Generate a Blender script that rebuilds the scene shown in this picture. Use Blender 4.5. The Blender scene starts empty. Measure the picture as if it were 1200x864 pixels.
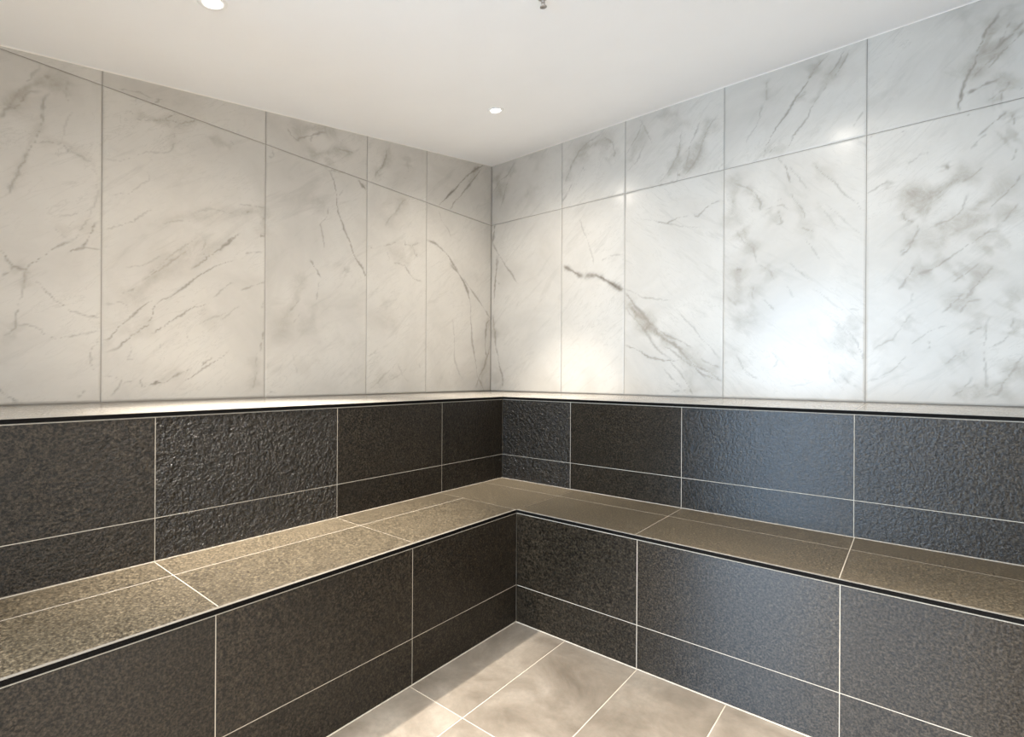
import bpy, math, random
import numpy as np
random.seed(4)
SC = bpy.context.scene
COL = SC.collection

# ------------------------------------------------------------------ camera
cam_data = bpy.data.cameras.new('camera')
cam = bpy.data.objects.new('camera', cam_data)
COL.objects.link(cam)
cam_data.sensor_width = 36.0
cam_data.sensor_fit = 'HORIZONTAL'
cam_data.lens = 36.0 * 589.84 / 1200.0
cam_data.shift_y = 8.5 / 1200.0
cam_data.clip_start = 0.02
from mathutils import Matrix, Vector
YAW, ROLL = 0.6741, 0.0056
cam.matrix_world = (Matrix.Translation((1.6859, -2.0323, 0.9847)) @ Matrix.Rotation(YAW, 4, 'Z')
                    @ Matrix.Rotation(math.pi / 2, 4, 'X') @ Matrix.Rotation(ROLL, 4, 'Z'))
SC.camera = cam

# ------------------------------------------------------------------ light levels
SC.view_settings.view_transform = 'Standard'
SC.view_settings.look = 'None'
SC.view_settings.gamma = 1.0
SC.view_settings.exposure = 1.24
SC.view_settings.use_curve_mapping = False
LAMP_W = 190.0           # narrow beam of each recessed downlight
SKIRT_W = 12.0           # its wide spill
LAMP_COL = (1.0, 0.925, 0.83)
LAMP_ANGLE = 54.0
LAMP_BLEND = 1.0
DAY_W = 76.0             # daylight arriving at the larger window of the lobby
DAY_COL = (0.53, 0.745, 1.0)
LOBBY_W = 55.0           # added unseen fill light under the lobby ceiling

world = bpy.data.worlds.new('world')
SC.world = world
world.use_nodes = True
world.node_tree.nodes['Background'].inputs[0].default_value = (0.65, 0.8, 1.0, 1)
world.node_tree.nodes['Background'].inputs[1].default_value = 0.6

def area(name, loc, rot, sx, sy, watts, col):
    d = bpy.data.lights.new(name, 'AREA')
    d.shape = 'RECTANGLE'; d.size = sx; d.size_y = sy
    d.energy = watts; d.color = col
    o = bpy.data.objects.new(name, d); COL.objects.link(o)
    o.location = loc; o.rotation_euler = rot
    return o
# daylight coming through the two lobby windows (wall at y = -4.5), facing +y
area('window_daylight', (0.50, -4.47, 1.12), (math.pi / 2, 0, 0), 1.06, 2.1, DAY_W, DAY_COL).rotation_euler = (-math.pi / 2, 0, math.pi)
area('window_daylight', (1.64, -4.47, 1.12), (math.pi / 2, 0, 0), 0.60, 2.1, DAY_W * 0.25, DAY_COL).rotation_euler = (-math.pi / 2, 0, math.pi)
area('lobby_fill', (1.2, -3.5, 2.38), (0, 0, 0), 1.2, 0.3, LOBBY_W, (1.0, 0.93, 0.85))  # unseen source added to send extra fill through the doorway

# ------------------------------------------------------------------ dimensions (metres)
DW = 0.6555        # depth of the upper bench: marble planes at x=-DW and y=+DW
B = 0.447          # depth of the lower bench
S, L = 0.45, 0.8751
YF = -2.45         # front partition
XR = 2.35          # far end wall
def zc(x, y): return 2.3588 + 0.0031 * x + 0.1662 * y     # sloping ceiling

# ------------------------------------------------------------------ materials
def new_mat(name):
    m = bpy.data.materials.new(name); m.use_nodes = True
    nt = m.node_tree
    return m, nt, nt.nodes['Principled BSDF']
def N(nt, t, **kw):
    n = nt.nodes.new(t)
    for k, v in kw.items(): setattr(n, k, v)
    return n
def noise(nt, vec, scale, detail=4, rough=0.55, dist=0.0):
    n = N(nt, 'ShaderNodeTexNoise')
    n.inputs['Scale'].default_value = scale; n.inputs['Detail'].default_value = detail
    n.inputs['Roughness'].default_value = rough; n.inputs['Distortion'].default_value = dist
    nt.links.new(vec, n.inputs['Vector'])
    return n.outputs['Fac']
def ramp(nt, fac, stops):
    r = N(nt, 'ShaderNodeValToRGB')
    while len(r.color_ramp.elements) < len(stops): r.color_ramp.elements.new(0.5)
    for e, (p, c) in zip(r.color_ramp.elements, stops):
        e.position = p; e.color = (*c, 1) if len(c) == 3 else c
    nt.links.new(fac, r.inputs['Fac'])
    return r.outputs['Color']
def mapr(nt, fac, a, b, c, d):
    m = N(nt, 'ShaderNodeMapRange')
    for i, v in zip((1, 2, 3, 4), (a, b, c, d)): m.inputs[i].default_value = v
    nt.links.new(fac, m.inputs[0]); return m.outputs[0]
def mth(nt, op, a, b=None):
    m = N(nt, 'ShaderNodeMath', operation=op)
    for i, v in enumerate((a, b)):
        if v is None: continue
        if isinstance(v, (int, float)): m.inputs[i].default_value = v
        else: nt.links.new(v, m.inputs[i])
    return m.outputs[0]
def mixc(nt, fac, a, b, mode='MIX'):
    m = N(nt, 'ShaderNodeMix', data_type='RGBA', blend_type=mode)
    for s, v in ((0, fac), (6, a), (7, b)):
        if isinstance(v, (int, float)): m.inputs[s].default_value = v
        elif isinstance(v, tuple): m.inputs[s].default_value = (*v, 1)
        else: nt.links.new(v, m.inputs[s])
    return m.outputs[2]
def objvec(nt): return N(nt, 'ShaderNodeTexCoord').outputs['Object']
def attr(nt, name, out='Fac'):
    a = N(nt, 'ShaderNodeAttribute', attribute_name=name); return a.outputs[out]
def offset_vec(nt):
    """object coordinates shifted by a per-tile random so that no two tiles share a pattern"""
    v = N(nt, 'ShaderNodeVectorMath', operation='ADD')
    c = N(nt, 'ShaderNodeCombineXYZ')
    r = attr(nt, 'tile_rand')
    k = mth(nt, 'MULTIPLY', r, 37.0)
    for i in range(3): nt.links.new(k, c.inputs[i])
    nt.links.new(objvec(nt), v.inputs[0]); nt.links.new(c.outputs[0], v.inputs[1])
    return v.outputs[0]

def stone_mat(name, lo, hi, tint, bump, rough, spec=0.5, aniso=0.0):
    m, nt, bs = new_mat(name)
    v = offset_vec(nt)
    speck = noise(nt, v, 180, 2, 0.65)
    fine = noise(nt, v, 90, 4, 0.7)
    cloud = noise(nt, v, 4.5, 3, 0.5)
    mixd = mth(nt, 'ADD', mth(nt, 'MULTIPLY', speck, 0.6), mth(nt, 'MULTIPLY', fine, 0.4))
    c = ramp(nt, mixd, [(0.40, lo), (0.58, hi), (0.70, tuple(2.0 * q for q in hi))])
    c = mixc(nt, mapr(nt, cloud, 0.35, 0.7, 0.0, 0.35), c, tint)
    tone = mapr(nt, attr(nt, 'tile_rand'), 0, 1, 0.88, 1.14)
    hs = N(nt, 'ShaderNodeHueSaturation'); nt.links.new(tone, hs.inputs['Value']); nt.links.new(c, hs.inputs['Color'])
    nt.links.new(hs.outputs[0], bs.inputs['Base Color'])
    nt.links.new(mapr(nt, fine, 0.3, 0.7, rough - 0.03, rough + 0.07), bs.inputs['Roughness'])
    bs.inputs['Specular IOR Level'].default_value = spec
    if aniso:                    # sawn faces: fine horizontal ridges draw reflections out vertically
        bs.inputs['Anisotropic'].default_value = aniso
        bs.inputs['Anisotropic Rotation'].default_value = 0.25
        tg = N(nt, 'ShaderNodeTangent', direction_type='RADIAL', axis='Z')
        nt.links.new(tg.outputs[0], bs.inputs['Tangent'])
    h = mth(nt, 'ADD', mth(nt, 'MULTIPLY', noise(nt, v, 105, 3, 0.6), 0.7), mth(nt, 'MULTIPLY', speck, 0.3))
    coarse = mth(nt, 'MULTIPLY', noise(nt, v, 66, 3, 0.6), mapr(nt, attr(nt, 'tile_bump'), 0.8, 4.0, 0.0, 1.6))
    h = mth(nt, 'ADD', h, coarse)
    b = N(nt, 'ShaderNodeBump'); b.inputs['Distance'].default_value = 0.004
    nt.links.new(mth(nt, 'MULTIPLY', attr(nt, 'tile_bump'), bump), b.inputs['Strength'])
    nt.links.new(h, b.inputs['Height']); nt.links.new(b.outputs[0], bs.inputs['Normal'])
    return m

def plain(name, col, rough, metal=0.0, spec=0.5, nscale=None, namt=0.1):
    m, nt, bs = new_mat(name)
    bs.inputs['Base Color'].default_value = (*col, 1)
    bs.inputs['Roughness'].default_value = rough
    bs.inputs['Metallic'].default_value = metal
    bs.inputs['Specular IOR Level'].default_value = spec
    if nscale:
        f = noise(nt, objvec(nt), nscale, 4)
        a = tuple(x * (1 - namt) for x in col); b = tuple(min(1, x * (1 + namt)) for x in col)
        nt.links.new(ramp(nt, f, [(0.3, a), (0.7, b)]), bs.inputs['Base Color'])
    return m

M = {}
M['stone'] = stone_mat('dark_flamed_stone', (0.002, 0.0015, 0.001), (0.031, 0.0240, 0.0160), (0.011, 0.0084, 0.0055), 0.30, 0.31, 0.34, 0.97)
M['seat_stone'] = stone_mat('honed_dark_stone_lit', (0.028, 0.022, 0.0145), (0.118, 0.095, 0.062), (0.078, 0.062, 0.040), 0.14, 0.38, 0.35)  # same dark stone as the fronts; light from above put into the colour
M['ledge_stone'] = stone_mat('polished_dark_stone_lit', (0.23, 0.21, 0.18), (0.33, 0.305, 0.265), (0.28, 0.255, 0.22), 0.06, 0.20)  # same dark stone again; lamp pool and marble reflection lightened into its colour
M['grout'] = plain('pale_grout', (0.44, 0.39, 0.315), 0.8, nscale=60)
M['marble_grout'] = plain('grey_joint', (0.30, 0.275, 0.24), 0.8)
M['edge'] = plain('honed_edge', (0.20, 0.18, 0.15), 0.5)
M['black'] = plain('black_trim', (0.004, 0.0035, 0.003), 0.75, spec=0.08, nscale=40)
M['ceiling'] = plain('white_plaster', (0.90, 0.90, 0.905), 0.7, nscale=3, namt=0.012)
M['bead'] = plain('white_sealant', (0.85, 0.82, 0.77), 0.5)
M['white_metal'] = plain('white_enamel', (0.85, 0.85, 0.84), 0.35)
M['steel'] = plain('brushed_steel', (0.45, 0.42, 0.40), 0.3, metal=1.0, nscale=90)
M['plaster'] = plain('pale_plaster', (0.86, 0.84, 0.81), 0.8, nscale=5, namt=0.03)
M['frame'] = plain('window_frame_paint', (0.05, 0.05, 0.05), 0.4)

def floor_mat():
    m, nt, bs = new_mat('greige_porcelain')
    v = offset_vec(nt)
    cl = noise(nt, v, 4.6, 8, 0.66, 0.5)
    fine = noise(nt, v, 60, 5, 0.7)
    c = ramp(nt, cl, [(0.32, (0.105, 0.084, 0.064)), (0.5, (0.175, 0.146, 0.115)), (0.68, (0.24, 0.208, 0.170))])
    c = mixc(nt, mapr(nt, fine, 0.40, 0.66, 0.0, 0.32), c, (0.12, 0.115, 0.09))
    nt.links.new(c, bs.inputs['Base Color'])
    bs.inputs['Roughness'].default_value = 0.34
    b = N(nt, 'ShaderNodeBump'); b.inputs['Strength'].default_value = 0.12; b.inputs['Distance'].default_value = 0.002
    nt.links.new(fine, b.inputs['Height']); nt.links.new(b.outputs[0], bs.inputs['Normal'])
    return m
M['floor'] = floor_mat()

def marble_mat():
    m, nt, bs = new_mat('veined_white_marble')
    v = offset_vec(nt)
    cloud = noise(nt, v, 2.3, 5, 0.6, 0.6)
    fine = noise(nt, v, 30, 4, 0.6)
    base = ramp(nt, cloud, [(0.30, (0.47, 0.44, 0.393)), (0.52, (0.545, 0.513, 0.462)), (0.7, (0.575, 0.543, 0.490))])
    base = mixc(nt, mapr(nt, fine, 0.4, 0.7, 0.0, 0.10), base, (0.45, 0.425, 0.385))
    # faint veining drawn out along a slant, mirrored on some of the slabs
    sx = N(nt, 'ShaderNodeSeparateXYZ'); nt.links.new(objvec(nt), sx.inputs[0])
    rnd = attr(nt, 'tile_rand')
    sgn = attr(nt, 'slant')
    hh = mth(nt, 'MULTIPLY', mth(nt, 'ADD', sx.outputs[0], sx.outputs[1]), sgn); zz = sx.outputs[2]
    al = mth(nt, 'ADD', mth(nt, 'MULTIPLY', hh, 0.76), mth(nt, 'MULTIPLY', zz, 0.65))
    ac = mth(nt, 'SUBTRACT', mth(nt, 'MULTIPLY', zz, 0.76), mth(nt, 'MULTIPLY', hh, 0.65))
    cb = N(nt, 'ShaderNodeCombineXYZ')
    nt.links.new(mth(nt, 'MULTIPLY', al, 1.5), cb.inputs[0]); nt.links.new(mth(nt, 'MULTIPLY', ac, 7.0), cb.inputs[1]); nt.links.new(mth(nt, 'MULTIPLY', rnd, 50.0), cb.inputs[2])
    st = noise(nt, cb.outputs[0], 2.2, 6, 0.68, 0.9)
    base = mixc(nt, mapr(nt, st, 0.54, 0.74, 0.0, 0.42), base, (0.36, 0.335, 0.295))
    hair = mth(nt, 'ABSOLUTE', mth(nt, 'SUBTRACT', noise(nt, cb.outputs[0], 3.1, 5, 0.6, 1.2), 0.5))
    base = mixc(nt, mth(nt, 'MULTIPLY', mapr(nt, hair, 0.0, 0.014, 1.0, 0.0), mapr(nt, cloud, 0.42, 0.6, 0.0, 0.22)), base, (0.22, 0.20, 0.17))
    w = attr(nt, 'vein')
    brk = mapr(nt, noise(nt, v, 22, 4, 0.65), 0.30, 0.60, 0.72, 1.10)
    w2 = mth(nt, 'MULTIPLY', w, brk)
    c = mixc(nt, w2, base, (0.135, 0.112, 0.085))
    c = mixc(nt, mth(nt, 'MULTIPLY', attr(nt, 'smoke'), mapr(nt, noise(nt, v, 15, 6, 0.7, 0.8), 0.35, 0.65, 0.50, 1.25)), c, (0.285, 0.25, 0.20))
    nt.links.new(c, bs.inputs['Base Color'])
    bs.inputs['Roughness'].default_value = 0.23
    bs.inputs['Specular IOR Level'].default_value = 0.20
    return m
M['marble'] = marble_mat()

def emit(name, col, s):
    m, nt, bs = new_mat(name)
    bs.inputs['Emission Color'].default_value = (*col, 1); bs.inputs['Emission Strength'].default_value = s
    bs.inputs['Base Color'].default_value = (0.8, 0.8, 0.8, 1)
    return m
M['lens'] = emit('lit_lamp_lens', (1.0, 0.93, 0.84), 14.0)

# ------------------------------------------------------------------ mesh builder
class MB:
    def __init__(s):
        s.v, s.f, s.mi, s.tr, s.tb, s.sm = [], [], [], [], [], []
    def face(s, idx, mi=0, tr=0.5, tb=1.0, sm=False):
        s.f.append(tuple(idx)); s.mi.append(mi); s.tr.append(tr); s.tb.append(tb); s.sm.append(sm)
    def add(s, pts):
        k = len(s.v); s.v += [tuple(p) for p in pts]; return list(range(k, k + len(pts)))
    def box(s, a, b, mi=0, tr=0.5, tb=1.0, bevel=0.0):
        x0, y0, z0 = (min(a[i], b[i]) for i in range(3)); x1, y1, z1 = (max(a[i], b[i]) for i in range(3))
        i = s.add([(x0, y0, z0), (x1, y0, z0), (x1, y1, z0), (x0, y1, z0), (x0, y0, z1), (x1, y0, z1), (x1, y1, z1), (x0, y1, z1)])
        for q in ((0, 3, 2, 1), (4, 5, 6, 7), (0, 1, 5, 4), (1, 2, 6, 5), (2, 3, 7, 6), (3, 0, 4, 7)):
            s.face([i[k] for k in q], mi, tr, tb)
    def tile(s, P, u0, u1, v0, v1, g=0.0013, gv=None, gu=None, ch=0.0009, dep=0.0012, mi=0, tr=None, tb=1.0):
        """one tile on plane map P(u, v, height): chamfered edges, face at height 0"""
        tr = random.random() if tr is None else tr
        gu = g if gu is None else gu; gv = g if gv is None else gv
        o = s.add([P(u0 + gu, v0 + gv, -dep), P(u1 - gu, v0 + gv, -dep), P(u1 - gu, v1 - gv, -dep), P(u0 + gu, v1 - gv, -dep)])
        a, b = gu + ch, gv + ch
        n = s.add([P(u0 + a, v0 + b, 0), P(u1 - a, v0 + b, 0), P(u1 - a, v1 - b, 0), P(u0 + a, v1 - b, 0)])
        s.face(n, mi, tr, tb)
        for k in range(4): s.face((o[k], o[(k + 1) % 4], n[(k + 1) % 4], n[k]), mi, tr, tb)
    def quad(s, pts, mi=0): s.face(s.add(pts), mi)
    def lathe(s, prof, n=40, mi=0, sm=True, c=(0, 0, 0)):
        rings = []
        for (r, z) in prof:
            if r < 1e-6: rings.append(s.add([(c[0], c[1], c[2] + z)]) * n)
            else: rings.append(s.add([(c[0] + r * math.cos(2 * math.pi * k / n), c[1] + r * math.sin(2 * math.pi * k / n), c[2] + z) for k in range(n)]))
        for a, b in zip(rings, rings[1:]):
            for k in range(n):
                q = [a[k], a[(k + 1) % n], b[(k + 1) % n], b[k]]
                d = []
                for t in q:
                    if t not in d: d.append(t)
                if len(d) > 2: s.face(d, mi, sm=sm)
    def build(s, name, mats, parent=None, recalc=True):
        me = bpy.data.meshes.new(name)
        me.from_pydata(s.v, [], s.f)
        for m in (mats if isinstance(mats, (list, tuple)) else [mats]): me.materials.append(m)
        me.polygons.foreach_set('material_index', s.mi)
        me.polygons.foreach_set('use_smooth', s.sm)
        a = me.attributes.new('tile_rand', 'FLOAT', 'FACE'); a.data.foreach_set('value', s.tr)
        a = me.attributes.new('tile_bump', 'FLOAT', 'FACE'); a.data.foreach_set('value', s.tb)
        me.update()
        if recalc:
            import bmesh
            bm = bmesh.new(); bm.from_mesh(me); bmesh.ops.recalc_face_normals(bm, faces=bm.faces); bm.to_mesh(me); bm.free()
        o = bpy.data.objects.new(name, me); COL.objects.link(o)
        if parent: o.parent = parent
        return o

def struct(o): o['kind'] = 'structure'; return o
def tag(o, label, cat, group=None):
    o['label'] = label; o['category'] = cat
    if group: o['group'] = group
    return o
def empty(name, loc=(0, 0, 0)):
    o = bpy.data.objects.new(name, None); COL.objects.link(o); o.location = loc
    o.empty_display_size = 0.1
    return o
def spans(a, joints, b):
    e = [a] + [j for j in sorted(joints) if a < j < b] + [b]
    return list(zip(e, e[1:]))

# ------------------------------------------------------------------ marble walls
#VEINS_BEGIN
VL = [
 ([(-1.7941,1.8116),(-1.775,1.8535),(-1.7505,1.881),(-1.7405,1.9096),(-1.7203,1.9359),(-1.6945,1.9474)],0.0034,0.35),
 ([(-1.775,1.8535),(-1.7654,1.8953),(-1.7407,1.9443),(-1.7155,2.0015),(-1.6948,2.0397)],0.0029,0.25),
 ([(-1.6868,1.9972),(-1.6815,2.0104)],0.0044,0.3),
 ([(-1.676,1.9556),(-1.6864,1.9153),(-1.6915,1.8775),(-1.7018,1.8166),(-1.7053,1.7799),(-1.7196,1.743),(-1.7397,1.6906),(-1.7569,1.6365),(-1.7715,1.5977),(-1.7739,1.5832),(-1.7931,1.5539)],0.0032,0.42),
 ([(-1.7016,1.7671),(-1.6726,1.7848),(-1.6537,1.7845),(-1.64,1.7931),(-1.6233,1.7735),(-1.5892,1.7632),(-1.56,1.7506)],0.0027,0.3),
 ([(-1.6244,2.0225),(-1.6325,1.9749),(-1.6183,1.915),(-1.6347,1.8425),(-1.6401,1.7967)],0.0024,0.22),
 ([(-1.56,1.7506),(-1.542,1.7035),(-1.5417,1.6427),(-1.5593,1.5849),(-1.565,1.5458)],0.0031,0.2),
 ([(-1.6554,1.5307),(-1.6279,1.5449),(-1.5826,1.5601),(-1.5593,1.5924),(-1.5357,1.6445)],0.0024,0.22),
 ([(-1.5404,1.539),(-1.5726,1.4655),(-1.5852,1.4383),(-1.6285,1.4054)],0.0031,0.5),
 ([(-1.6134,1.4584),(-1.6408,1.435),(-1.682,1.399),(-1.7106,1.3703),(-1.7246,1.3523),(-1.7301,1.3322),(-1.7603,1.3385),(-1.7765,1.3619),(-1.7898,1.3893)],0.0029,0.5),
 ([(-1.5852,1.4383),(-1.5466,1.4419),(-1.5301,1.4369)],0.0025,0.35),
 ([(-1.7603,1.3385),(-1.771,1.3216),(-1.7921,1.3032)],0.0025,0.4),
 ([(-1.7301,1.3322),(-1.7355,1.2854),(-1.7408,1.2389),(-1.7542,1.1841),(-1.7595,1.1306),(-1.7808,1.1066),(-1.7913,1.1021)],0.0026,0.38),
 ([(-1.7301,1.3322),(-1.7103,1.3046),(-1.6874,1.2846)],0.0023,0.3),
 ([(-1.6874,1.2807),(-1.6756,1.2627),(-1.6579,1.2413),(-1.6399,1.2315),(-1.6092,1.2027),(-1.5714,1.1943),(-1.5323,1.1914)],0.0027,0.45),
 ([(-1.7595,1.1458),(-1.721,1.1528),(-1.6925,1.1396),(-1.6721,1.1137),(-1.6573,1.1067),(-1.615,1.1133),(-1.5711,1.1326),(-1.5321,1.1462)],0.0024,0.32),
 ([(-1.532,1.1186),(-1.5515,1.08),(-1.5591,1.0383),(-1.5511,0.9888)],0.0025,0.38),
 ([(-1.7907,0.9345),(-1.78,0.9119),(-1.7585,0.8999),(-1.7503,0.8883)],0.0028,0.45),
 ([(-1.5734,0.9228),(-1.5829,0.9066),(-1.5923,0.8906)],0.0031,0.35),
 ([(-1.659,1.5025),(-1.6529,1.4801),(-1.6226,1.4588)],0.0021,0.25),
 ([(-1.6226,1.4588),(-1.6041,1.4669),(-1.5601,1.5508)],0.0021,0.25),
 ([(-1.3774,2.0448),(-1.3578,2.0688),(-1.3411,2.0838)],0.003,0.5),
 ([(-1.4779,2.054),(-1.4474,2.0601),(-1.4098,2.0692),(-1.3644,2.0698)],0.0026,0.3),
 ([(-1.4274,2.0424),(-1.4261,2.0316)],0.0026,0.45),
 ([(-1.2964,2.0433),(-1.3102,2.0257),(-1.3306,1.9977)],0.0027,0.5),
 ([(-1.3068,2.039),(-1.2824,2.0371),(-1.2611,2.0377)],0.0024,0.4),
 ([(-1.3306,1.9977),(-1.2752,2.0102),(-1.2026,2.0448)],0.0028,0.4),
 ([(-1.4594,1.9873),(-1.4315,1.9838)],0.0023,0.35),
 ([(-1.4252,1.9712),(-1.3965,1.9674),(-1.3507,1.9834),(-1.3306,1.9977)],0.0023,0.3),
 ([(-1.524,1.778),(-1.4767,1.7844),(-1.4463,1.8045),(-1.3895,1.8508),(-1.3095,1.8789),(-1.2958,1.9157),(-1.2995,1.9702)],0.0023,0.28),
 ([(-1.5,1.6535),(-1.4457,1.6728),(-1.4082,1.718),(-1.3825,1.745),(-1.3943,1.7721)],0.0023,0.3),
 ([(-1.5228,1.512),(-1.4816,1.5436),(-1.4327,1.5666),(-1.4013,1.6088),(-1.3624,1.646)],0.0026,0.32),
 ([(-1.3488,1.5831),(-1.2873,1.6019),(-1.2227,1.6175)],0.0028,0.25),
 ([(-1.2302,1.6526),(-1.1551,1.6887),(-1.0756,1.6922)],0.0029,0.28),
 ([(-1.0468,1.7346),(-0.9385,1.7546)],0.0027,0.3),
 ([(-1.123,1.5351),(-1.0749,1.571),(-1.042,1.6087)],0.0034,0.45),
 ([(-1.0128,1.7083),(-1.0,1.7134)],0.0038,0.4),
 ([(-0.9365,1.7278),(-0.9364,1.7006)],0.0031,0.4),
 ([(-0.9467,1.621),(-0.9395,1.6135)],0.0039,0.5),
 ([(-1.0895,2.0079),(-1.0565,1.9852)],0.0026,0.3),
 ([(-1.46,1.2902),(-1.422,1.3186)],0.0029,0.42),
 ([(-1.4026,1.3449),(-1.3424,1.4023),(-1.2935,1.4475),(-1.2428,1.5028)],0.0031,0.38),
 ([(-1.3829,1.3756),(-1.3287,1.437),(-1.2576,1.5165),(-1.213,1.5553)],0.0028,0.3),
 ([(-1.5245,1.3789),(-1.5245,1.3785)],0.0025,0.3),
 ([(-1.5203,1.1063),(-1.5023,1.1148),(-1.4719,1.1587),(-1.4343,1.2044),(-1.389,1.2601),(-1.3724,1.2684)],0.0029,0.55),
 ([(-1.5201,1.0613),(-1.49,1.0739),(-1.4592,1.1021),(-1.4212,1.1432),(-1.3687,1.1987),(-1.3621,1.2472),(-1.3418,1.2736),(-1.307,1.2941),(-1.2568,1.342),(-1.2046,1.4002),(-1.1502,1.4436),(-1.0936,1.4754),(-1.0601,1.4904)],0.0031,0.55),
 ([(-1.0437,1.6058),(-1.0691,1.5823),(-1.1104,1.5426),(-1.1426,1.5056),(-1.1895,1.4623),(-1.2349,1.4163)],0.0033,0.5),
 ([(-1.1744,1.5509),(-1.1898,1.505),(-1.1818,1.4723)],0.0029,0.3),
 ([(-1.0173,1.5255),(-0.9457,1.5458)],0.0031,0.42),
 ([(-1.3751,1.1465),(-1.3344,1.1736),(-1.2924,1.2098),(-1.2341,1.2571),(-1.1731,1.2783)],0.0031,0.55),
 ([(-1.1496,1.3095),(-1.1094,1.354),(-1.0764,1.3852)],0.0033,0.38),
 ([(-1.0423,1.357),(-0.9811,1.3901),(-0.9311,1.4086)],0.0031,0.45),
 ([(-1.125,1.2165),(-1.0758,1.2609),(-1.042,1.2869)],0.0026,0.3),
 ([(-1.2187,1.187),(-1.1412,1.2281),(-1.059,1.2805)],0.0026,0.25),
 ([(-0.9352,1.3221),(-0.9489,1.2926)],0.0035,0.4),
 ([(-0.9326,1.1871),(-0.9453,1.1443),(-0.9505,1.0929)],0.0035,0.45),
 ([(-1.4402,1.0993),(-1.4369,1.0762),(-1.4495,1.0448),(-1.4304,1.0439)],0.0026,0.3),
 ([(-1.341,1.1046),(-1.3477,1.0801)],0.0024,0.3),
 ([(-1.241,1.1434),(-1.2446,1.1223)],0.0025,0.3),
 ([(-1.3941,0.9322),(-1.354,0.9533),(-1.3264,0.9499)],0.0034,0.6),
 ([(-1.3264,0.9499),(-1.2983,0.9677),(-1.2624,0.9926),(-1.2344,1.0096)],0.0031,0.55),
 ([(-1.2026,1.0101),(-1.1718,1.0364),(-1.1482,1.0525)],0.0033,0.55),
 ([(-1.2622,0.9469),(-1.2026,0.9974),(-1.1402,1.0371),(-1.0915,1.087)],0.0029,0.5),
 ([(-1.4009,0.9716),(-1.4086,0.952),(-1.4007,0.9299)],0.003,0.4),
 ([(-1.5167,0.9752),(-1.4834,0.9738),(-1.466,0.9562),(-1.4832,0.9221),(-1.5074,0.8962)],0.0029,0.38),
 ([(-1.466,0.9409),(-1.4268,0.9599)],0.0026,0.3),
 ([(-0.9614,1.0879),(-0.9701,1.0137),(-0.9786,0.9217)],0.0023,0.25),
 ([(-1.4542,1.3833),(-1.3963,1.4089),(-1.3427,1.4586)],0.003,0.3),
 ([(-1.5149,1.2379),(-1.4724,1.258),(-1.4409,1.2424)],0.0029,0.25),
 ([(-0.9534,1.6166),(-0.9406,1.6213)],0.0039,0.5),
 ([(-0.787,2.1168),(-0.7325,2.1588),(-0.7045,2.1737),(-0.6274,2.2163)],0.0051,0.45),
 ([(-0.8314,2.1556),(-0.8049,2.1316),(-0.778,2.1201)],0.0041,0.35),
 ([(-0.7045,2.1693),(-0.7137,2.1394)],0.0042,0.35),
 ([(-0.5563,2.1603),(-0.4716,2.1669)],0.0045,0.35),
 ([(-0.8988,2.03),(-0.897,2.0058),(-0.9151,1.9954)],0.0032,0.3),
 ([(-0.6064,2.0288),(-0.5809,1.9957),(-0.5703,1.9346),(-0.5648,1.8717),(-0.5437,1.8033),(-0.5171,1.7445),(-0.4792,1.6682),(-0.4517,1.6243)],0.0045,0.6),
 ([(-0.5027,1.9871),(-0.5445,1.9328),(-0.5649,1.8947)],0.0031,0.3),
 ([(-0.6102,1.8413),(-0.6198,1.7844),(-0.654,1.7355),(-0.6439,1.6795),(-0.6288,1.624)],0.0035,0.42),
 ([(-0.4322,2.0321),(-0.4097,2.0101),(-0.3847,1.9982)],0.0093,0.6),
 ([(-0.6164,2.0301),(-0.5137,2.0446)],0.0031,0.3),
 ([(-0.7103,1.554),(-0.6816,1.5148),(-0.6504,1.4707)],0.0038,0.55),
 ([(-0.6571,1.4473),(-0.6732,1.3914),(-0.6806,1.3549)],0.0034,0.32),
 ([(-0.4792,1.6625),(-0.4405,1.6035),(-0.3897,1.5449),(-0.3837,1.5071)],0.0046,0.6),
 ([(-0.7644,1.3491),(-0.8001,1.3063),(-0.8176,1.2831)],0.0037,0.3),
 ([(-0.7641,1.2842),(-0.7907,1.23)],0.0033,0.25),
 ([(-0.7944,1.0839),(-0.7759,0.9897)],0.0033,0.2),
 ([(-0.909,0.902),(-0.8924,0.8991)],0.004,0.3),
 ([(-0.2479,2.2671),(-0.253,2.2115),(-0.2745,2.1686),(-0.3115,2.1211),(-0.3323,2.0838)],0.0043,0.45),
 ([(-0.1282,2.143),(-0.1106,2.1438)],0.003,0.25),
 ([(-0.0934,2.2192),(-0.0931,2.1819)],0.0035,0.25),
 ([(-0.1156,2.0168),(-0.173,1.946),(-0.2177,1.8891),(-0.2613,1.8335)],0.0049,0.3),
 ([(-0.2713,1.7109),(-0.2167,1.7357),(-0.1831,1.7563)],0.0039,0.32),
 ([(-0.1198,1.779),(-0.1137,1.7478),(-0.0661,1.7576)],0.004,0.35),
 ([(-0.0353,1.707),(-0.0231,1.7189)],0.0046,0.4),
 ([(-0.005,1.7893),(-0.054,1.7601),(-0.0415,1.7153),(-0.023,1.6999)],0.0036,0.3),
 ([(-0.2495,1.693),(-0.2271,1.6433)],0.0034,0.3),
 ([(-0.2047,1.6293),(-0.1246,1.6343),(-0.1009,1.6105),(-0.0889,1.5939)],0.0035,0.35),
 ([(-0.4086,2.0171),(-0.3884,2.0016)],0.0093,0.45),
 ([(-0.3557,1.6937),(-0.3349,1.6848)],0.0033,0.3),
 ([(-0.1188,1.6354),(-0.0769,1.5865),(-0.0526,1.5621),(0.0155,1.5533)],0.0046,0.38),
 ([(-0.3414,1.0982),(-0.3049,1.1348)],0.0043,0.25),
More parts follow.
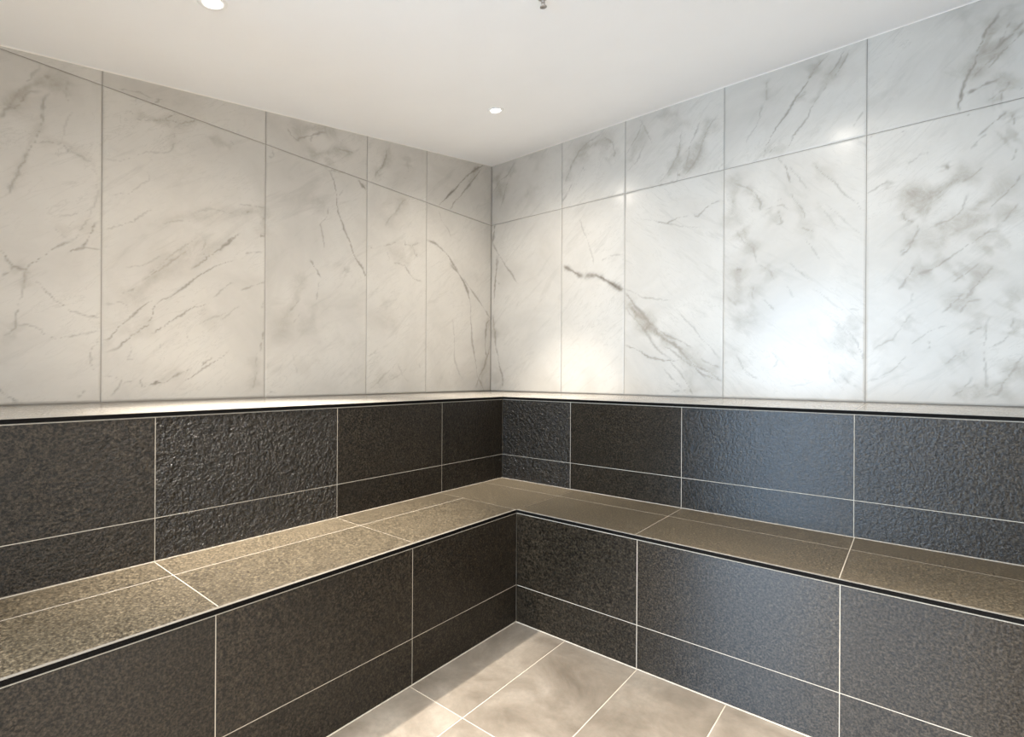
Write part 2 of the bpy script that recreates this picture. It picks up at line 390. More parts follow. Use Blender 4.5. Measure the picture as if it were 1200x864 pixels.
 ([(-0.2334,0.9491),(-0.1318,0.9948),(-0.0967,1.0231)],0.0045,0.22),
 ([(-0.1668,1.0587),(-0.1317,0.9856),(-0.0843,0.9483)],0.004,0.25),
 ([(-0.3671,1.0885),(-0.3206,1.1077)],0.0042,0.28),
 ([(-0.3607,0.8976),(-0.2771,0.9671),(-0.1668,1.0587)],0.0039,0.25),
 ([(0.0003,1.0532),(0.0067,1.0342)],0.0052,0.25),
 ([(-0.4006,1.5599),(-0.3852,1.5194)],0.0051,0.5),
 ([(0.5689,2.4422),(0.5124,2.4128),(0.4497,2.3602),(0.3964,2.3168)],0.0105,0.65),
 ([(0.3964,2.3168),(0.3298,2.2388),(0.2582,2.1612),(0.1957,2.098),(0.1551,2.052)],0.0061,0.7),
 ([(0.5527,2.4205),(0.5207,2.3775),(0.4503,2.291),(0.3598,2.1903),(0.2871,2.1129),(0.2448,2.0556)],0.0063,0.55),
 ([(0.1486,2.0204),(0.1761,1.9675),(0.2318,1.9203),(0.2604,1.8759)],0.0033,0.28),
 ([(0.058,1.8172),(0.1102,1.8116),(0.1775,1.7877),(0.2331,1.7482),(0.2904,1.6973),(0.327,1.6601)],0.0065,0.62),
 ([(0.2546,1.7012),(0.3197,1.6609),(0.3794,1.6077),(0.4224,1.5399),(0.4414,1.4784)],0.009,0.62),
 ([(0.4414,1.4784),(0.4499,1.3833),(0.4555,1.277),(0.4752,1.1602),(0.4995,1.0749),(0.5162,0.9886)],0.007,0.5),
 ([(0.3792,1.6287),(0.4406,1.5742),(0.5199,1.5093),(0.5854,1.4513)],0.0058,0.5),
 ([(0.5854,1.4513),(0.6359,1.4011),(0.6563,1.3863)],0.0054,0.45),
 ([(0.2788,1.3465),(0.2941,1.2243),(0.2952,1.0905),(0.3247,1.0292),(0.3771,0.9565)],0.005,0.32),
 ([(0.6563,1.3863),(0.6111,1.3544),(0.6001,1.2762),(0.596,1.1766),(0.6132,1.1109)],0.0072,0.5),
 ([(0.6461,1.1901),(0.6132,1.1109),(0.5888,1.044),(0.5324,0.9669),(0.501,0.8967)],0.0077,0.45),
 ([(0.5162,0.9886),(0.5488,0.9396),(0.5819,0.8844)],0.0059,0.45)]
VR = [
 ([(-0.6225,2.0493),(-0.632,1.9906),(-0.6414,1.9167)],0.0096,0.6),
 ([(-0.6414,1.9167),(-0.5815,1.8248),(-0.5036,1.7176),(-0.4093,1.604)],0.0053,0.5),
 ([(-0.5913,1.8187),(-0.6044,1.7305),(-0.6195,1.642),(-0.6228,1.5489)],0.006,0.5),
 ([(-0.5899,1.6387),(-0.5839,1.6156)],0.0054,0.4),
 ([(-0.6441,2.2802),(-0.5853,2.3419),(-0.5083,2.368),(-0.4708,2.4102),(-0.4616,2.4371)],0.0047,0.35),
 ([(-0.508,2.3236),(-0.5456,2.2284),(-0.5741,2.145)],0.0059,0.3),
 ([(-0.6051,1.8243),(-0.6101,1.7047),(-0.6231,1.5857),(-0.6283,1.4806)],0.006,0.5),
 ([(-0.6377,1.4058),(-0.6169,1.2839),(-0.6061,1.1632)],0.0072,0.55),
 ([(-0.6062,1.1782),(-0.576,1.0727),(-0.5461,0.9683),(-0.5398,0.8941)],0.0059,0.6),
 ([(-0.0542,1.6806),(0.0141,1.6448),(0.0608,1.6124),(0.099,1.6012)],0.0138,0.62),
 ([(0.099,1.5986),(0.1808,1.5914),(0.2315,1.5726),(0.2813,1.5351),(0.3643,1.4823)],0.0143,0.62),
 ([(0.1661,1.5997),(0.253,1.5573),(0.3093,1.5194),(0.3711,1.4879)],0.0071,0.4),
 ([(-0.0494,1.6764),(0.0298,1.6327),(0.0762,1.6045)],0.0138,0.6),
 ([(0.1953,1.5928),(0.2672,1.546),(0.3643,1.4853)],0.0152,0.55),
 ([(0.2244,1.57),(0.3093,1.5136),(0.3643,1.4915)],0.0101,0.5),
 ([(0.0663,1.9494),(0.1049,1.8502),(0.1503,1.7513),(0.1657,1.6581)],0.0036,0.32),
 ([(0.2237,1.6761),(0.2803,1.6999),(0.363,1.6967)],0.004,0.35),
 ([(-0.0601,2.0819),(-0.0206,2.141),(0.0106,2.1876)],0.0043,0.35),
 ([(0.0098,2.3083),(0.0559,2.376),(0.1312,2.4207),(0.2045,2.4383)],0.0047,0.35),
 ([(0.3046,2.2827),(0.2902,2.3624),(0.2263,2.4127)],0.0045,0.4),
 ([(0.2906,2.2928),(0.3047,2.2764)],0.005,0.4),
 ([(0.0871,2.2686),(0.1024,2.245)],0.0042,0.3),
 ([(-0.037,2.2122),(0.0098,2.3083)],0.0048,0.3),
 ([(0.3797,2.2749),(0.4389,2.3569),(0.4775,2.4307)],0.0044,0.35),
 ([(0.4645,2.4469),(0.4905,2.3903),(0.5292,2.2945)],0.0043,0.38),
 ([(0.3871,2.1738),(0.4398,2.2096),(0.491,2.3053)],0.0044,0.32),
 ([(0.568,2.0572),(0.6526,2.1308),(0.6876,2.2146),(0.6988,2.304)],0.0042,0.35),
 ([(0.6707,2.0774),(0.6942,2.0739)],0.0092,0.5),
 ([(0.7233,2.0668),(0.791,2.1521),(0.8237,2.2556),(0.8882,2.3361)],0.0045,0.35),
 ([(0.8011,2.3413),(0.7567,2.2412),(0.723,2.1244)],0.0036,0.35),
 ([(0.9161,2.0801),(0.8898,2.0538)],0.0035,0.3),
 ([(0.5307,2.0419),(0.6885,2.0464)],0.0042,0.4),
 ([(0.4808,1.8712),(0.5692,1.8485),(0.6304,1.8253),(0.7017,1.7948),(0.8042,1.7707)],0.0037,0.3),
 ([(0.5568,1.8473),(0.6304,1.8289),(0.6897,1.8433),(0.7361,1.8459)],0.0042,0.5),
 ([(0.7588,1.8529),(0.7871,1.8338),(0.8093,1.8486),(0.8584,1.8834),(0.9013,1.891)],0.004,0.42),
 ([(0.3752,1.4718),(0.4316,1.3987),(0.4839,1.3397),(0.5478,1.2633)],0.0078,0.5),
 ([(0.3784,1.3846),(0.4321,1.3128),(0.4909,1.2544),(0.5357,1.18),(0.5981,1.1126),(0.6705,1.0702)],0.0067,0.4),
 ([(0.5478,1.2633),(0.6219,1.212),(0.6934,1.1798),(0.7628,1.1429)],0.0046,0.5),
 ([(0.5605,1.2268),(0.6581,1.1637),(0.7172,1.1041),(0.7747,1.0346),(0.8307,0.9782)],0.0055,0.5),
 ([(0.6101,1.1536),(0.6939,1.093),(0.7634,1.0347)],0.0046,0.4),
 ([(0.3797,1.1673),(0.4462,1.1406),(0.5109,1.0965),(0.6105,1.071),(0.694,1.0756)],0.0053,0.55),
 ([(0.6347,1.0824),(0.6944,1.0178),(0.7411,0.9432),(0.7642,0.8867)],0.0046,0.45),
 ([(0.5986,1.0357),(0.6473,0.9769),(0.7066,0.9196)],0.0042,0.4),
 ([(0.3778,1.4901),(0.4834,1.4307),(0.6448,1.4041)],0.0043,0.35),
 ([(0.6808,1.3486),(0.7507,1.2632),(0.8074,1.1922),(0.8734,1.1117),(0.9056,1.0779)],0.0036,0.35),
 ([(0.7633,1.0461),(0.8523,1.0119),(0.9168,0.9624)],0.0044,0.45),
 ([(0.7861,1.0119),(0.8634,0.9785),(0.9168,0.9679)],0.0044,0.4),
 ([(0.808,1.0795),(0.9059,1.0338)],0.004,0.4),
 ([(0.6477,0.895),(0.7298,0.9144)],0.0042,0.3),
 ([(1.1167,2.4275),(1.1202,2.3829),(1.1172,2.3334)],0.0042,0.35),
 ([(1.0974,2.3183),(1.0876,2.2633),(1.0677,2.2257),(1.0373,2.1834),(1.0271,2.1494)],0.0042,0.3),
 ([(1.3664,2.4593),(1.3374,2.4298),(1.3021,2.3813),(1.2782,2.3485),(1.2295,2.2745),(1.1857,2.218),(1.141,2.1602),(1.115,2.11),(1.1086,2.0611)],0.0044,0.58),
 ([(1.4594,2.449),(1.4402,2.4169),(1.4153,2.3732),(1.4013,2.345)],0.0038,0.5),
 ([(1.44,2.4568),(1.4011,2.392),(1.3784,2.3669)],0.0039,0.45),
 ([(1.3381,2.2863),(1.3147,2.2463),(1.291,2.192),(1.2609,2.1527),(1.2364,2.1251),(1.2117,2.0759),(1.2024,2.0573)],0.004,0.45),
 ([(1.3671,2.3237),(1.344,2.2911)],0.0035,0.35),
 ([(1.2843,2.3394),(1.2844,2.3117),(1.2602,2.2992),(1.248,2.2824)],0.0032,0.3),
 ([(1.1607,2.0972),(1.1283,2.0775)],0.0037,0.35),
 ([(1.5121,2.1679),(1.4908,2.1291),(1.4692,2.103)],0.003,0.35),
 ([(1.1995,2.0006),(1.2123,1.955),(1.2219,1.9034)],0.0045,0.5),
 ([(1.2247,1.9871),(1.2621,1.908),(1.3047,1.8566)],0.0032,0.32),
 ([(1.31,1.979),(1.3574,1.9193),(1.4036,1.861),(1.4319,1.8178),(1.4763,1.7586),(1.5089,1.7128)],0.0035,0.38),
 ([(0.9722,1.9618),(1.0282,1.9339),(1.0694,1.8879),(1.0965,1.8383),(1.09,1.796)],0.0042,0.4),
 ([(1.1812,1.8383),(1.1621,1.8317)],0.0037,0.3),
 ([(1.2253,1.8535),(1.2627,1.7895),(1.2873,1.7222)],0.0036,0.32),
 ([(1.1166,1.8052),(1.1877,1.8121),(1.2195,1.7773)],0.0033,0.3),
 ([(1.2754,1.6829),(1.3175,1.6616)],0.004,0.4),
 ([(1.2877,1.6323),(1.3119,1.594),(1.3418,1.5211)],0.0036,0.3),
 ([(1.1751,1.7862),(1.1882,1.7268),(1.1626,1.7173)],0.0037,0.35),
 ([(0.9805,1.7206),(1.0228,1.654),(1.0573,1.6191),(1.0779,1.5503)],0.0038,0.3),
 ([(1.3346,1.7952),(1.3815,1.7179),(1.4159,1.6444)],0.0031,0.25),
 ([(1.3697,1.781),(1.4603,1.6631),(1.5039,1.616)],0.0031,0.25),
 ([(1.1739,2.0357),(1.1868,2.0075)],0.0037,0.35),
 ([(0.983,1.5241),(1.004,1.5259)],0.0069,0.5),
 ([(0.9409,1.3935),(0.9839,1.3447)],0.0039,0.28),
 ([(1.0583,1.4266),(1.0626,1.369)],0.0038,0.3),
 ([(1.1069,1.3693),(1.1621,1.3042)],0.0037,0.3),
 ([(1.09,1.5367),(1.1378,1.4959),(1.1614,1.4501)],0.0033,0.3),
 ([(1.2074,1.4194),(1.2452,1.3567)],0.0032,0.25),
 ([(1.2294,1.535),(1.2519,1.49),(1.3031,1.434)],0.0032,0.28),
 ([(1.3744,1.28),(1.4292,1.2121),(1.4693,1.1467)],0.0031,0.25),
 ([(1.4156,1.2369),(1.4559,1.1948),(1.4955,1.1222),(1.5151,1.0514)],0.0034,0.35),
 ([(1.3888,1.1417),(1.4161,1.1327)],0.0035,0.3),
 ([(0.9853,1.0937),(1.0191,1.0307),(1.0605,0.9865),(1.0849,0.9779)],0.0038,0.35),
 ([(1.4166,1.0126),(1.457,0.9571),(1.4898,0.9497)],0.003,0.3),
 ([(1.3753,1.0855),(1.3895,0.9884),(1.4439,0.9251)],0.0031,0.25),
 ([(1.1476,1.1075),(1.1711,1.0641),(1.148,1.0214)],0.0033,0.3),
 ([(1.2764,0.9794),(1.3197,0.9633),(1.2174,0.9367)],0.0032,0.2),
 ([(1.4555,1.2899),(1.4948,1.279)],0.003,0.3),
 ([(1.3176,1.3994),(1.3879,1.3275),(1.4423,1.275)],0.0031,0.25),
 ([(1.9411,2.408),(1.928,2.3772),(1.9013,2.3457),(1.8902,2.3071),(1.8789,2.2744),(1.8654,2.2299),(1.847,2.1867),(1.8378,2.1523),(1.8285,2.1177),(1.8201,2.089),(1.8193,2.0513)],0.0047,0.65),
 ([(1.8473,2.1238),(1.8612,2.1221),(1.8886,2.128),(1.9022,2.1356),(1.9334,2.1397)],0.0054,0.65),
 ([(2.0037,2.344),(1.9805,2.3121),(1.9504,2.2823),(1.9329,2.2651),(1.9152,2.2538)],0.0039,0.5),
 ([(2.0039,2.3081),(1.9764,2.2716),(1.9374,2.2328),(1.9064,2.1956)],0.0039,0.45),
 ([(1.9675,2.3478),(1.9416,2.292),(1.924,2.2564)],0.0033,0.4),
 ([(1.861,2.1691),(1.8883,2.2025),(1.9285,2.2424)],0.0033,0.35),
 ([(1.964,2.1195),(1.9511,2.0877),(1.9469,2.0527)],0.0029,0.4),
 ([(1.907,2.0661),(1.9336,2.0816),(1.9598,2.0968)],0.003,0.35),
 ([(1.9942,2.0787),(2.0052,2.0868)],0.0032,0.4),
 ([(1.9563,2.0119),(1.9168,1.9764),(1.8763,1.9364)],0.004,0.5),
 ([(1.9019,1.9393),(1.8764,1.9189),(1.8584,1.8924)],0.003,0.35),
 ([(1.5219,1.7911),(1.5596,1.8096),(1.5904,1.8254)],0.0037,0.45),
 ([(1.6426,2.025),(1.6497,2.0244)],0.0058,0.5),
 ([(1.5303,2.0336),(1.5398,2.0347)],0.0037,0.35),
 ([(1.7769,1.8406),(1.7894,1.8389)],0.0076,0.5),
 ([(1.971,1.9936),(1.9809,1.9498)],0.0033,0.4),
 ([(1.731,1.913),(1.714,1.914)],0.0032,0.35),
 ([(1.8447,2.0304),(1.85,2.0323)],0.0041,0.5),
 ([(2.0032,1.7549),(1.9866,1.7252),(1.9625,1.7036),(1.933,1.6759),(1.9132,1.6386)],0.0036,0.45),
 ([(1.8513,1.7145),(1.8357,1.6612),(1.8092,1.6309),(1.7767,1.6155),(1.7436,1.5998)],0.0034,0.4),
 ([(1.9917,1.6498),(1.9726,1.6131),(1.9483,1.5769)],0.0033,0.4),
 ([(1.6453,1.6849),(1.6572,1.6526),(1.6807,1.6407)],0.0036,0.38),
 ([(1.6981,1.6227),(1.6695,1.5236),(1.6402,1.498)],0.0036,0.42),
 ([(1.9235,1.5676),(1.8729,1.5276),(1.8364,1.4982),(1.7664,1.4509)],0.003,0.4),
 ([(1.6868,1.5654),(1.6401,1.513)],0.0032,0.35),
 ([(1.8922,1.8099),(1.851,1.778),(1.83,1.7689)],0.003,0.35),
 ([(1.6562,1.8847),(1.7083,1.9155)],0.0029,0.3),
 ([(1.986,1.8604),(1.9717,1.8169)],0.0029,0.4),
 ([(1.8027,1.4775),(1.7741,1.4511),(1.7449,1.432),(1.6971,1.4147)],0.0042,0.45),
 ([(1.6355,1.3546),(1.6542,1.3883),(1.6786,1.4483)],0.0039,0.4),
 ([(1.9236,1.4164),(1.8918,1.3691),(1.8593,1.3282),(1.8373,1.2931)],0.0034,0.4),
 ([(1.8807,1.4367),(1.8368,1.3978),(1.8031,1.3717)],0.0034,0.35),
 ([(1.7749,1.2529),(1.8092,1.288),(1.8372,1.323)],0.0034,0.38),
 ([(1.8263,1.2415),(1.8484,1.2846),(1.8867,1.2961)],0.0034,0.35),
 ([(1.9138,1.2279),(1.9033,1.1847),(1.9009,1.1189),(1.9039,1.0236),(1.907,0.9212)],0.0033,0.35),
 ([(1.9763,1.2164),(1.9765,1.1663),(1.9561,1.1241),(1.9143,1.1038)],0.0033,0.35),
 ([(1.5461,1.1068),(1.6111,1.145),(1.6487,1.2068),(1.6795,1.2521)],0.0033,0.32),
 ([(1.573,0.9928),(1.6243,1.0249),(1.6618,1.072)],0.0033,0.35),
 ([(1.5267,0.9679),(1.5989,0.9929)],0.0033,0.3),
 ([(1.7373,1.14),(1.7345,1.1015)],0.0035,0.4),
 ([(1.6677,1.127),(1.7401,1.1784),(1.7867,1.1988)],0.0032,0.3),
 ([(1.8991,0.9063),(1.9361,0.922),(1.9721,0.9946),(2.0072,1.0797)],0.0033,0.38),
 ([(1.8051,0.9108),(1.8388,0.9417),(1.8607,0.9867)],0.0034,0.35),
 ([(1.7816,1.0394),(1.8381,1.0912),(1.8493,1.0685)],0.0031,0.3),
 ([(1.6791,1.3463),(1.6731,1.2997)],0.0036,0.35),
 ([(1.8925,1.1853),(1.8489,1.1654)],0.0034,0.3)]
SL = [
 ([(-1.7846,1.8393),(-1.7555,1.8996),(-1.7255,1.9512),(-1.6894,1.9853),(-1.6464,2.0014),(-1.6242,1.9859)],0.0204,0.45),
 ([(-1.6244,2.0225),(-1.6297,1.9688)],0.0151,0.3),
 ([(-1.7042,1.7732),(-1.6401,1.7967),(-1.5835,1.7652),(-1.56,1.7506)],0.0151,0.25),
 ([(-1.6941,1.8623),(-1.7446,1.6751),(-1.7739,1.5832)],0.0115,0.25),
 ([(-1.7603,1.3385),(-1.7329,1.3317),(-1.7326,1.2705)],0.0143,0.3),
 ([(-1.6529,1.4801),(-1.6043,1.5074),(-1.5404,1.5224)],0.0183,0.2),
 ([(-1.7595,1.1533),(-1.7594,1.108),(-1.7913,1.0984)],0.0169,0.25),
 ([(-1.4347,1.9863),(-1.3507,1.9818),(-1.2026,2.0406)],0.0239,0.3),
 ([(-1.303,1.9768),(-1.3026,1.8813)],0.0207,0.18),
 ([(-1.1721,1.9858),(-1.0771,1.9865)],0.0184,0.3),
 ([(-1.3488,1.5831),(-1.2155,1.6481),(-1.0756,1.6922),(-0.9473,1.7341)],0.0292,0.22),
 ([(-1.4598,1.2442),(-1.3627,1.3669),(-1.2354,1.5127),(-1.1745,1.5594)],0.0344,0.3),
 ([(-1.2349,1.4122),(-1.1742,1.508),(-1.0606,1.5841)],0.0327,0.25),
 ([(-1.4719,1.1587),(-1.4276,1.1311),(-1.362,1.2073)],0.0296,0.2),
 ([(-1.2036,1.1968),(-1.1088,1.2399)],0.0436,0.15),
 ([(-1.3403,0.9596),(-1.2328,0.9929)],0.0277,0.18),
 ([(-0.9704,1.0691),(-0.9786,0.9217)],0.0233,0.25),
 ([(-0.8049,2.1401),(-0.7328,2.2024),(-0.6176,2.2292),(-0.5568,2.2433)],0.0299,0.4),
 ([(-0.732,2.0715),(-0.6465,2.1057),(-0.5355,2.1585),(-0.4716,2.1669)],0.0263,0.4),
 ([(-0.6362,2.0327),(-0.5967,2.0912)],0.0218,0.3),
 ([(-0.7121,1.8583),(-0.645,1.859),(-0.664,1.7823)],0.0299,0.2),
 ([(-0.9384,1.7706),(-0.9416,1.6145)],0.0235,0.3),
 ([(-0.7562,1.5021),(-0.7736,1.361),(-0.8263,1.2695),(-0.8603,1.1906),(-0.9103,1.1291)],0.0367,0.28),
 ([(-0.6806,1.3549),(-0.6897,1.274),(-0.7634,1.1717)],0.0338,0.22),
 ([(-0.5211,1.542),(-0.4891,1.5286)],0.0225,0.3),
 ([(-0.6596,1.071),(-0.7804,0.9982)],0.0337,0.14),
 ([(-0.2316,2.2909),(-0.2529,2.1937),(-0.3272,2.0986)],0.024,0.35),
 ([(-0.1057,2.2804),(-0.0933,2.2099)],0.0302,0.3),
 ([(-0.1039,2.0294),(-0.2505,1.8361)],0.0296,0.25),
 ([(-0.2496,1.7109),(-0.1012,1.6571),(-0.0295,1.7556)],0.035,0.22),
 ([(-0.2802,1.4292),(-0.1911,1.2766),(-0.3004,1.2499)],0.0579,0.15),
 ([(-0.3608,0.915),(-0.2445,0.9671),(-0.1549,0.9947)],0.0435,0.2),
 ([(0.5285,2.4126),(0.4195,2.2816)],0.0232,0.35),
 ([(0.6212,1.1445),(0.5726,1.0108),(0.5492,0.8905)],0.0297,0.3),
 ([(0.6275,1.4003),(0.6283,1.3003)],0.024,0.3)]
SR = [
 ([(-0.6251,2.3966),(-0.5851,2.3119),(-0.5454,2.1987)],0.0417,0.45),
 ([(-0.4523,2.442),(-0.4892,2.3486)],0.0292,0.35),
 ([(-0.379,2.4806),(-0.2372,2.4281),(-0.2712,2.3241)],0.0452,0.2),
 ([(-0.377,2.1917),(-0.2359,2.2312)],0.0397,0.2),
 ([(-0.6374,1.3756),(-0.6066,1.2233)],0.024,0.35),
 ([(-0.5758,1.0428),(-0.6142,0.9226)],0.0478,0.2),
 ([(0.0408,2.3269),(0.1014,2.3898),(0.2192,2.3955),(0.2903,2.3498)],0.0414,0.4),
 ([(-0.037,2.2122),(0.0252,2.3444)],0.0267,0.3),
 ([(0.2486,2.2594),(0.332,2.3129)],0.0352,0.2),
 ([(0.7117,2.0697),(0.7685,2.1468),(0.8127,2.2476),(0.8776,2.3173)],0.0405,0.5),
 ([(0.6169,2.0811),(0.6762,2.1481),(0.6874,2.2495)],0.0279,0.45),
 ([(0.3868,2.2111),(0.4651,2.3371),(0.4904,2.4145)],0.039,0.3),
 ([(0.5534,2.4309),(0.6865,2.412)],0.0281,0.3),
 ([(0.5912,2.3124),(0.6632,2.3613),(0.7562,2.3326)],0.0324,0.25),
 ([(0.3916,1.4206),(0.4581,1.3294),(0.5353,1.252),(0.5976,1.2013)],0.0385,0.75),
 ([(0.5604,1.2387),(0.622,1.1885),(0.7171,1.1156)],0.0234,0.6),
 ([(0.6937,1.1277),(0.7858,1.0572),(0.8954,1.0008)],0.0451,0.35),
 ([(0.7406,1.0348),(0.7642,0.898)],0.0318,0.3),
 ([(1.3432,2.448),(1.2961,2.3766)],0.0237,0.4),
 ([(1.4512,2.4457),(1.4011,2.3786),(1.3381,2.2999),(1.3087,2.2483)],0.0233,0.35),
 ([(1.2844,2.3255),(1.248,2.2824)],0.02,0.3),
 ([(1.115,2.1028),(1.1608,2.0758),(1.2054,2.0847)],0.0247,0.3),
 ([(1.1199,2.4408),(1.1172,2.3334)],0.0166,0.2),
 ([(0.9505,2.0196),(0.9722,1.9543),(0.9657,1.8432),(0.9521,1.7256)],0.0346,0.35),
 ([(0.9945,1.733),(1.0365,1.6739),(1.0574,1.5898)],0.0298,0.45),
 ([(1.0144,1.9371),(1.083,1.8557),(1.1033,1.8006)],0.0211,0.3),
 ([(1.1232,1.7966),(1.1754,1.7292)],0.0248,0.28),
 ([(1.2504,1.7991),(1.2875,1.6807),(1.3237,1.6195)],0.0239,0.25),
 ([(1.31,1.979),(1.4036,1.8677)],0.0274,0.2),
 ([(1.3347,1.7747),(1.4045,1.6598)],0.0311,0.15),
 ([(0.9913,1.5409),(0.9919,1.4335),(0.9669,1.3461)],0.043,0.4),
 ([(1.0581,1.453),(1.0589,1.3033),(0.9761,1.2196)],0.0383,0.3),
 ([(1.1061,1.5259),(1.1614,1.4501)],0.0331,0.25),
 ([(1.4156,1.2289),(1.4294,1.1562),(1.4892,1.0831)],0.0381,0.35),
 ([(1.4556,1.2661),(1.4953,1.1692)],0.034,0.3),
 ([(1.4234,1.0046),(1.457,0.9571)],0.0344,0.25),
 ([(0.9595,1.1303),(1.0192,1.0218)],0.0344,0.18),
 ([(1.9411,2.3958),(1.906,2.3129),(1.8791,2.2308),(1.8564,2.1582)],0.03,0.5),
 ([(2.0017,2.3269),(1.9417,2.2676),(1.8973,2.23)],0.0295,0.5),
 ([(1.9201,2.1353),(1.964,2.1437),(1.9599,2.0846)],0.0328,0.4),
 ([(1.8365,2.4551),(1.837,2.3415)],0.017,0.2),
 ([(1.9758,2.4165),(1.9631,2.3557)],0.0261,0.3),
 ([(1.9159,2.0631),(1.9512,2.0633)],0.0231,0.3),
 ([(1.7948,2.2059),(1.8139,2.2243)],0.024,0.2),
 ([(1.609,1.7528),(1.6627,1.7561),(1.7091,1.7311),(1.7541,1.7432),(1.8193,1.7857),(1.8768,1.8138)],0.0385,0.6),
 ([(1.6449,1.76),(1.7036,1.6807),(1.7376,1.6739)],0.0319,0.5),
 ([(1.7436,1.5925),(1.8093,1.6023),(1.862,1.6489),(1.923,1.6987),(1.9913,1.7443)],0.0337,0.45),
 ([(1.6519,1.5188),(1.6983,1.5783),(1.755,1.5396),(1.8518,1.5945),(1.9232,1.6366)],0.0312,0.4),
 ([(1.8521,1.524),(1.9236,1.5469),(1.9821,1.6518)],0.0298,0.4),
 ([(1.947,1.8986),(1.9906,1.9198)],0.0326,0.4),
 ([(1.8936,1.4825),(1.9632,1.5197)],0.0264,0.35),
 ([(1.976,1.9649),(1.9661,2.0087)],0.0195,0.4),
 ([(1.7757,1.8539),(1.7867,1.8295)],0.0173,0.3),
 ([(1.5904,1.8254),(1.5936,1.7942)],0.022,0.4),
 ([(1.6453,1.6849),(1.6749,1.6344)],0.0215,0.3),
 ([(1.6664,1.4342),(1.7152,1.4281),(1.7913,1.4716)],0.0352,0.45),
 ([(1.6417,1.3738),(1.6727,1.4098)],0.0287,0.3),
 ([(1.9182,1.4317),(1.8701,1.3568),(1.8317,1.3011),(1.7864,1.2596)],0.0372,0.5),
 ([(1.8144,1.393),(1.8478,1.4337)],0.0238,0.4),
 ([(1.6488,1.191),(1.6857,1.236)],0.0286,0.25),
 ([(1.9556,1.2538),(1.9913,1.2937),(2.0064,1.2781)],0.0292,0.4),
 ([(1.9203,0.9215),(1.9721,0.9874),(2.0073,1.0514)],0.0359,0.45),
 ([(1.9817,1.1446),(1.9916,1.2154)],0.0259,0.35),
 ([(1.8164,0.9111),(1.8718,0.9572),(1.8991,0.9063)],0.027,0.35),
 ([(1.8923,1.2441),(1.8709,1.1717)],0.0302,0.25),
 ([(1.7758,1.0394),(1.8382,1.0762)],0.0274,0.22),
 ([(1.5461,1.1068),(1.6174,1.1527)],0.022,0.2),
 ([(1.5795,0.9928),(1.6557,1.0405)],0.0218,0.2)]
#VEINS_END

def seg_field(U, V, strokes, rng):
    """darkness of the traced veins at points (U, V); each stroke is (points, half width in m, strength)"""
    out = np.zeros_like(U)
    # wobble the sampling so that veins are slightly ragged
    def wob(a, b, s, ph): return np.sin(a * s + ph) * np.cos(b * s * 1.31 + ph * 2.1)
    dU = 0.0022 * (wob(U, V, 95, 1.0) + wob(V, U, 190, 2.2)) + 0.004 * wob(U, V, 31, 0.4)
    dV = 0.0022 * (wob(V, U, 90, 3.0) + wob(U, V, 210, 0.7)) + 0.004 * wob(V, U, 27, 1.9)
    Uw, Vw = U + dU, V + dV
    for pts, hw, st in strokes:
        pts = np.array(pts, float)
        lo = pts.min(0) - hw * 4; hi = pts.max(0) + hw * 4
        idx = np.where((Uw > lo[0]) & (Uw < hi[0]) & (Vw > lo[1]) & (Vw < hi[1]))[0]
        if not len(idx): continue
        u, v = Uw[idx], Vw[idx]
        best = np.full(len(idx), 9.0); tt = np.zeros(len(idx))
        ln = np.r_[0, np.cumsum(np.hypot(*np.diff(pts, axis=0).T))]
        for k in range(len(pts) - 1):
            a, b = pts[k], pts[k + 1]; d = b - a; L2 = (d ** 2).sum() + 1e-9
            t = np.clip(((u - a[0]) * d[0] + (v - a[1]) * d[1]) / L2, 0, 1)
            dist = np.hypot(u - a[0] - t * d[0], v - a[1] - t * d[1])
            w = dist < best
            best[w] = dist[w]; tt[w] = (ln[k] + t[w] * math.sqrt(L2)) / ln[-1]
        fade = np.clip(np.minimum(tt, 1 - tt) / 0.10, 0, 1) * 0.75 + 0.25
        hwv = hw * (0.75 + 0.45 * np.sin(tt * 9 + pts[0, 0] * 7))
        val = st * fade * np.exp(-(best / hwv) ** 2)
        out[idx] = np.maximum(out[idx], val) + 0.25 * np.minimum(out[idx], val)
    return np.clip(out, 0, 1)

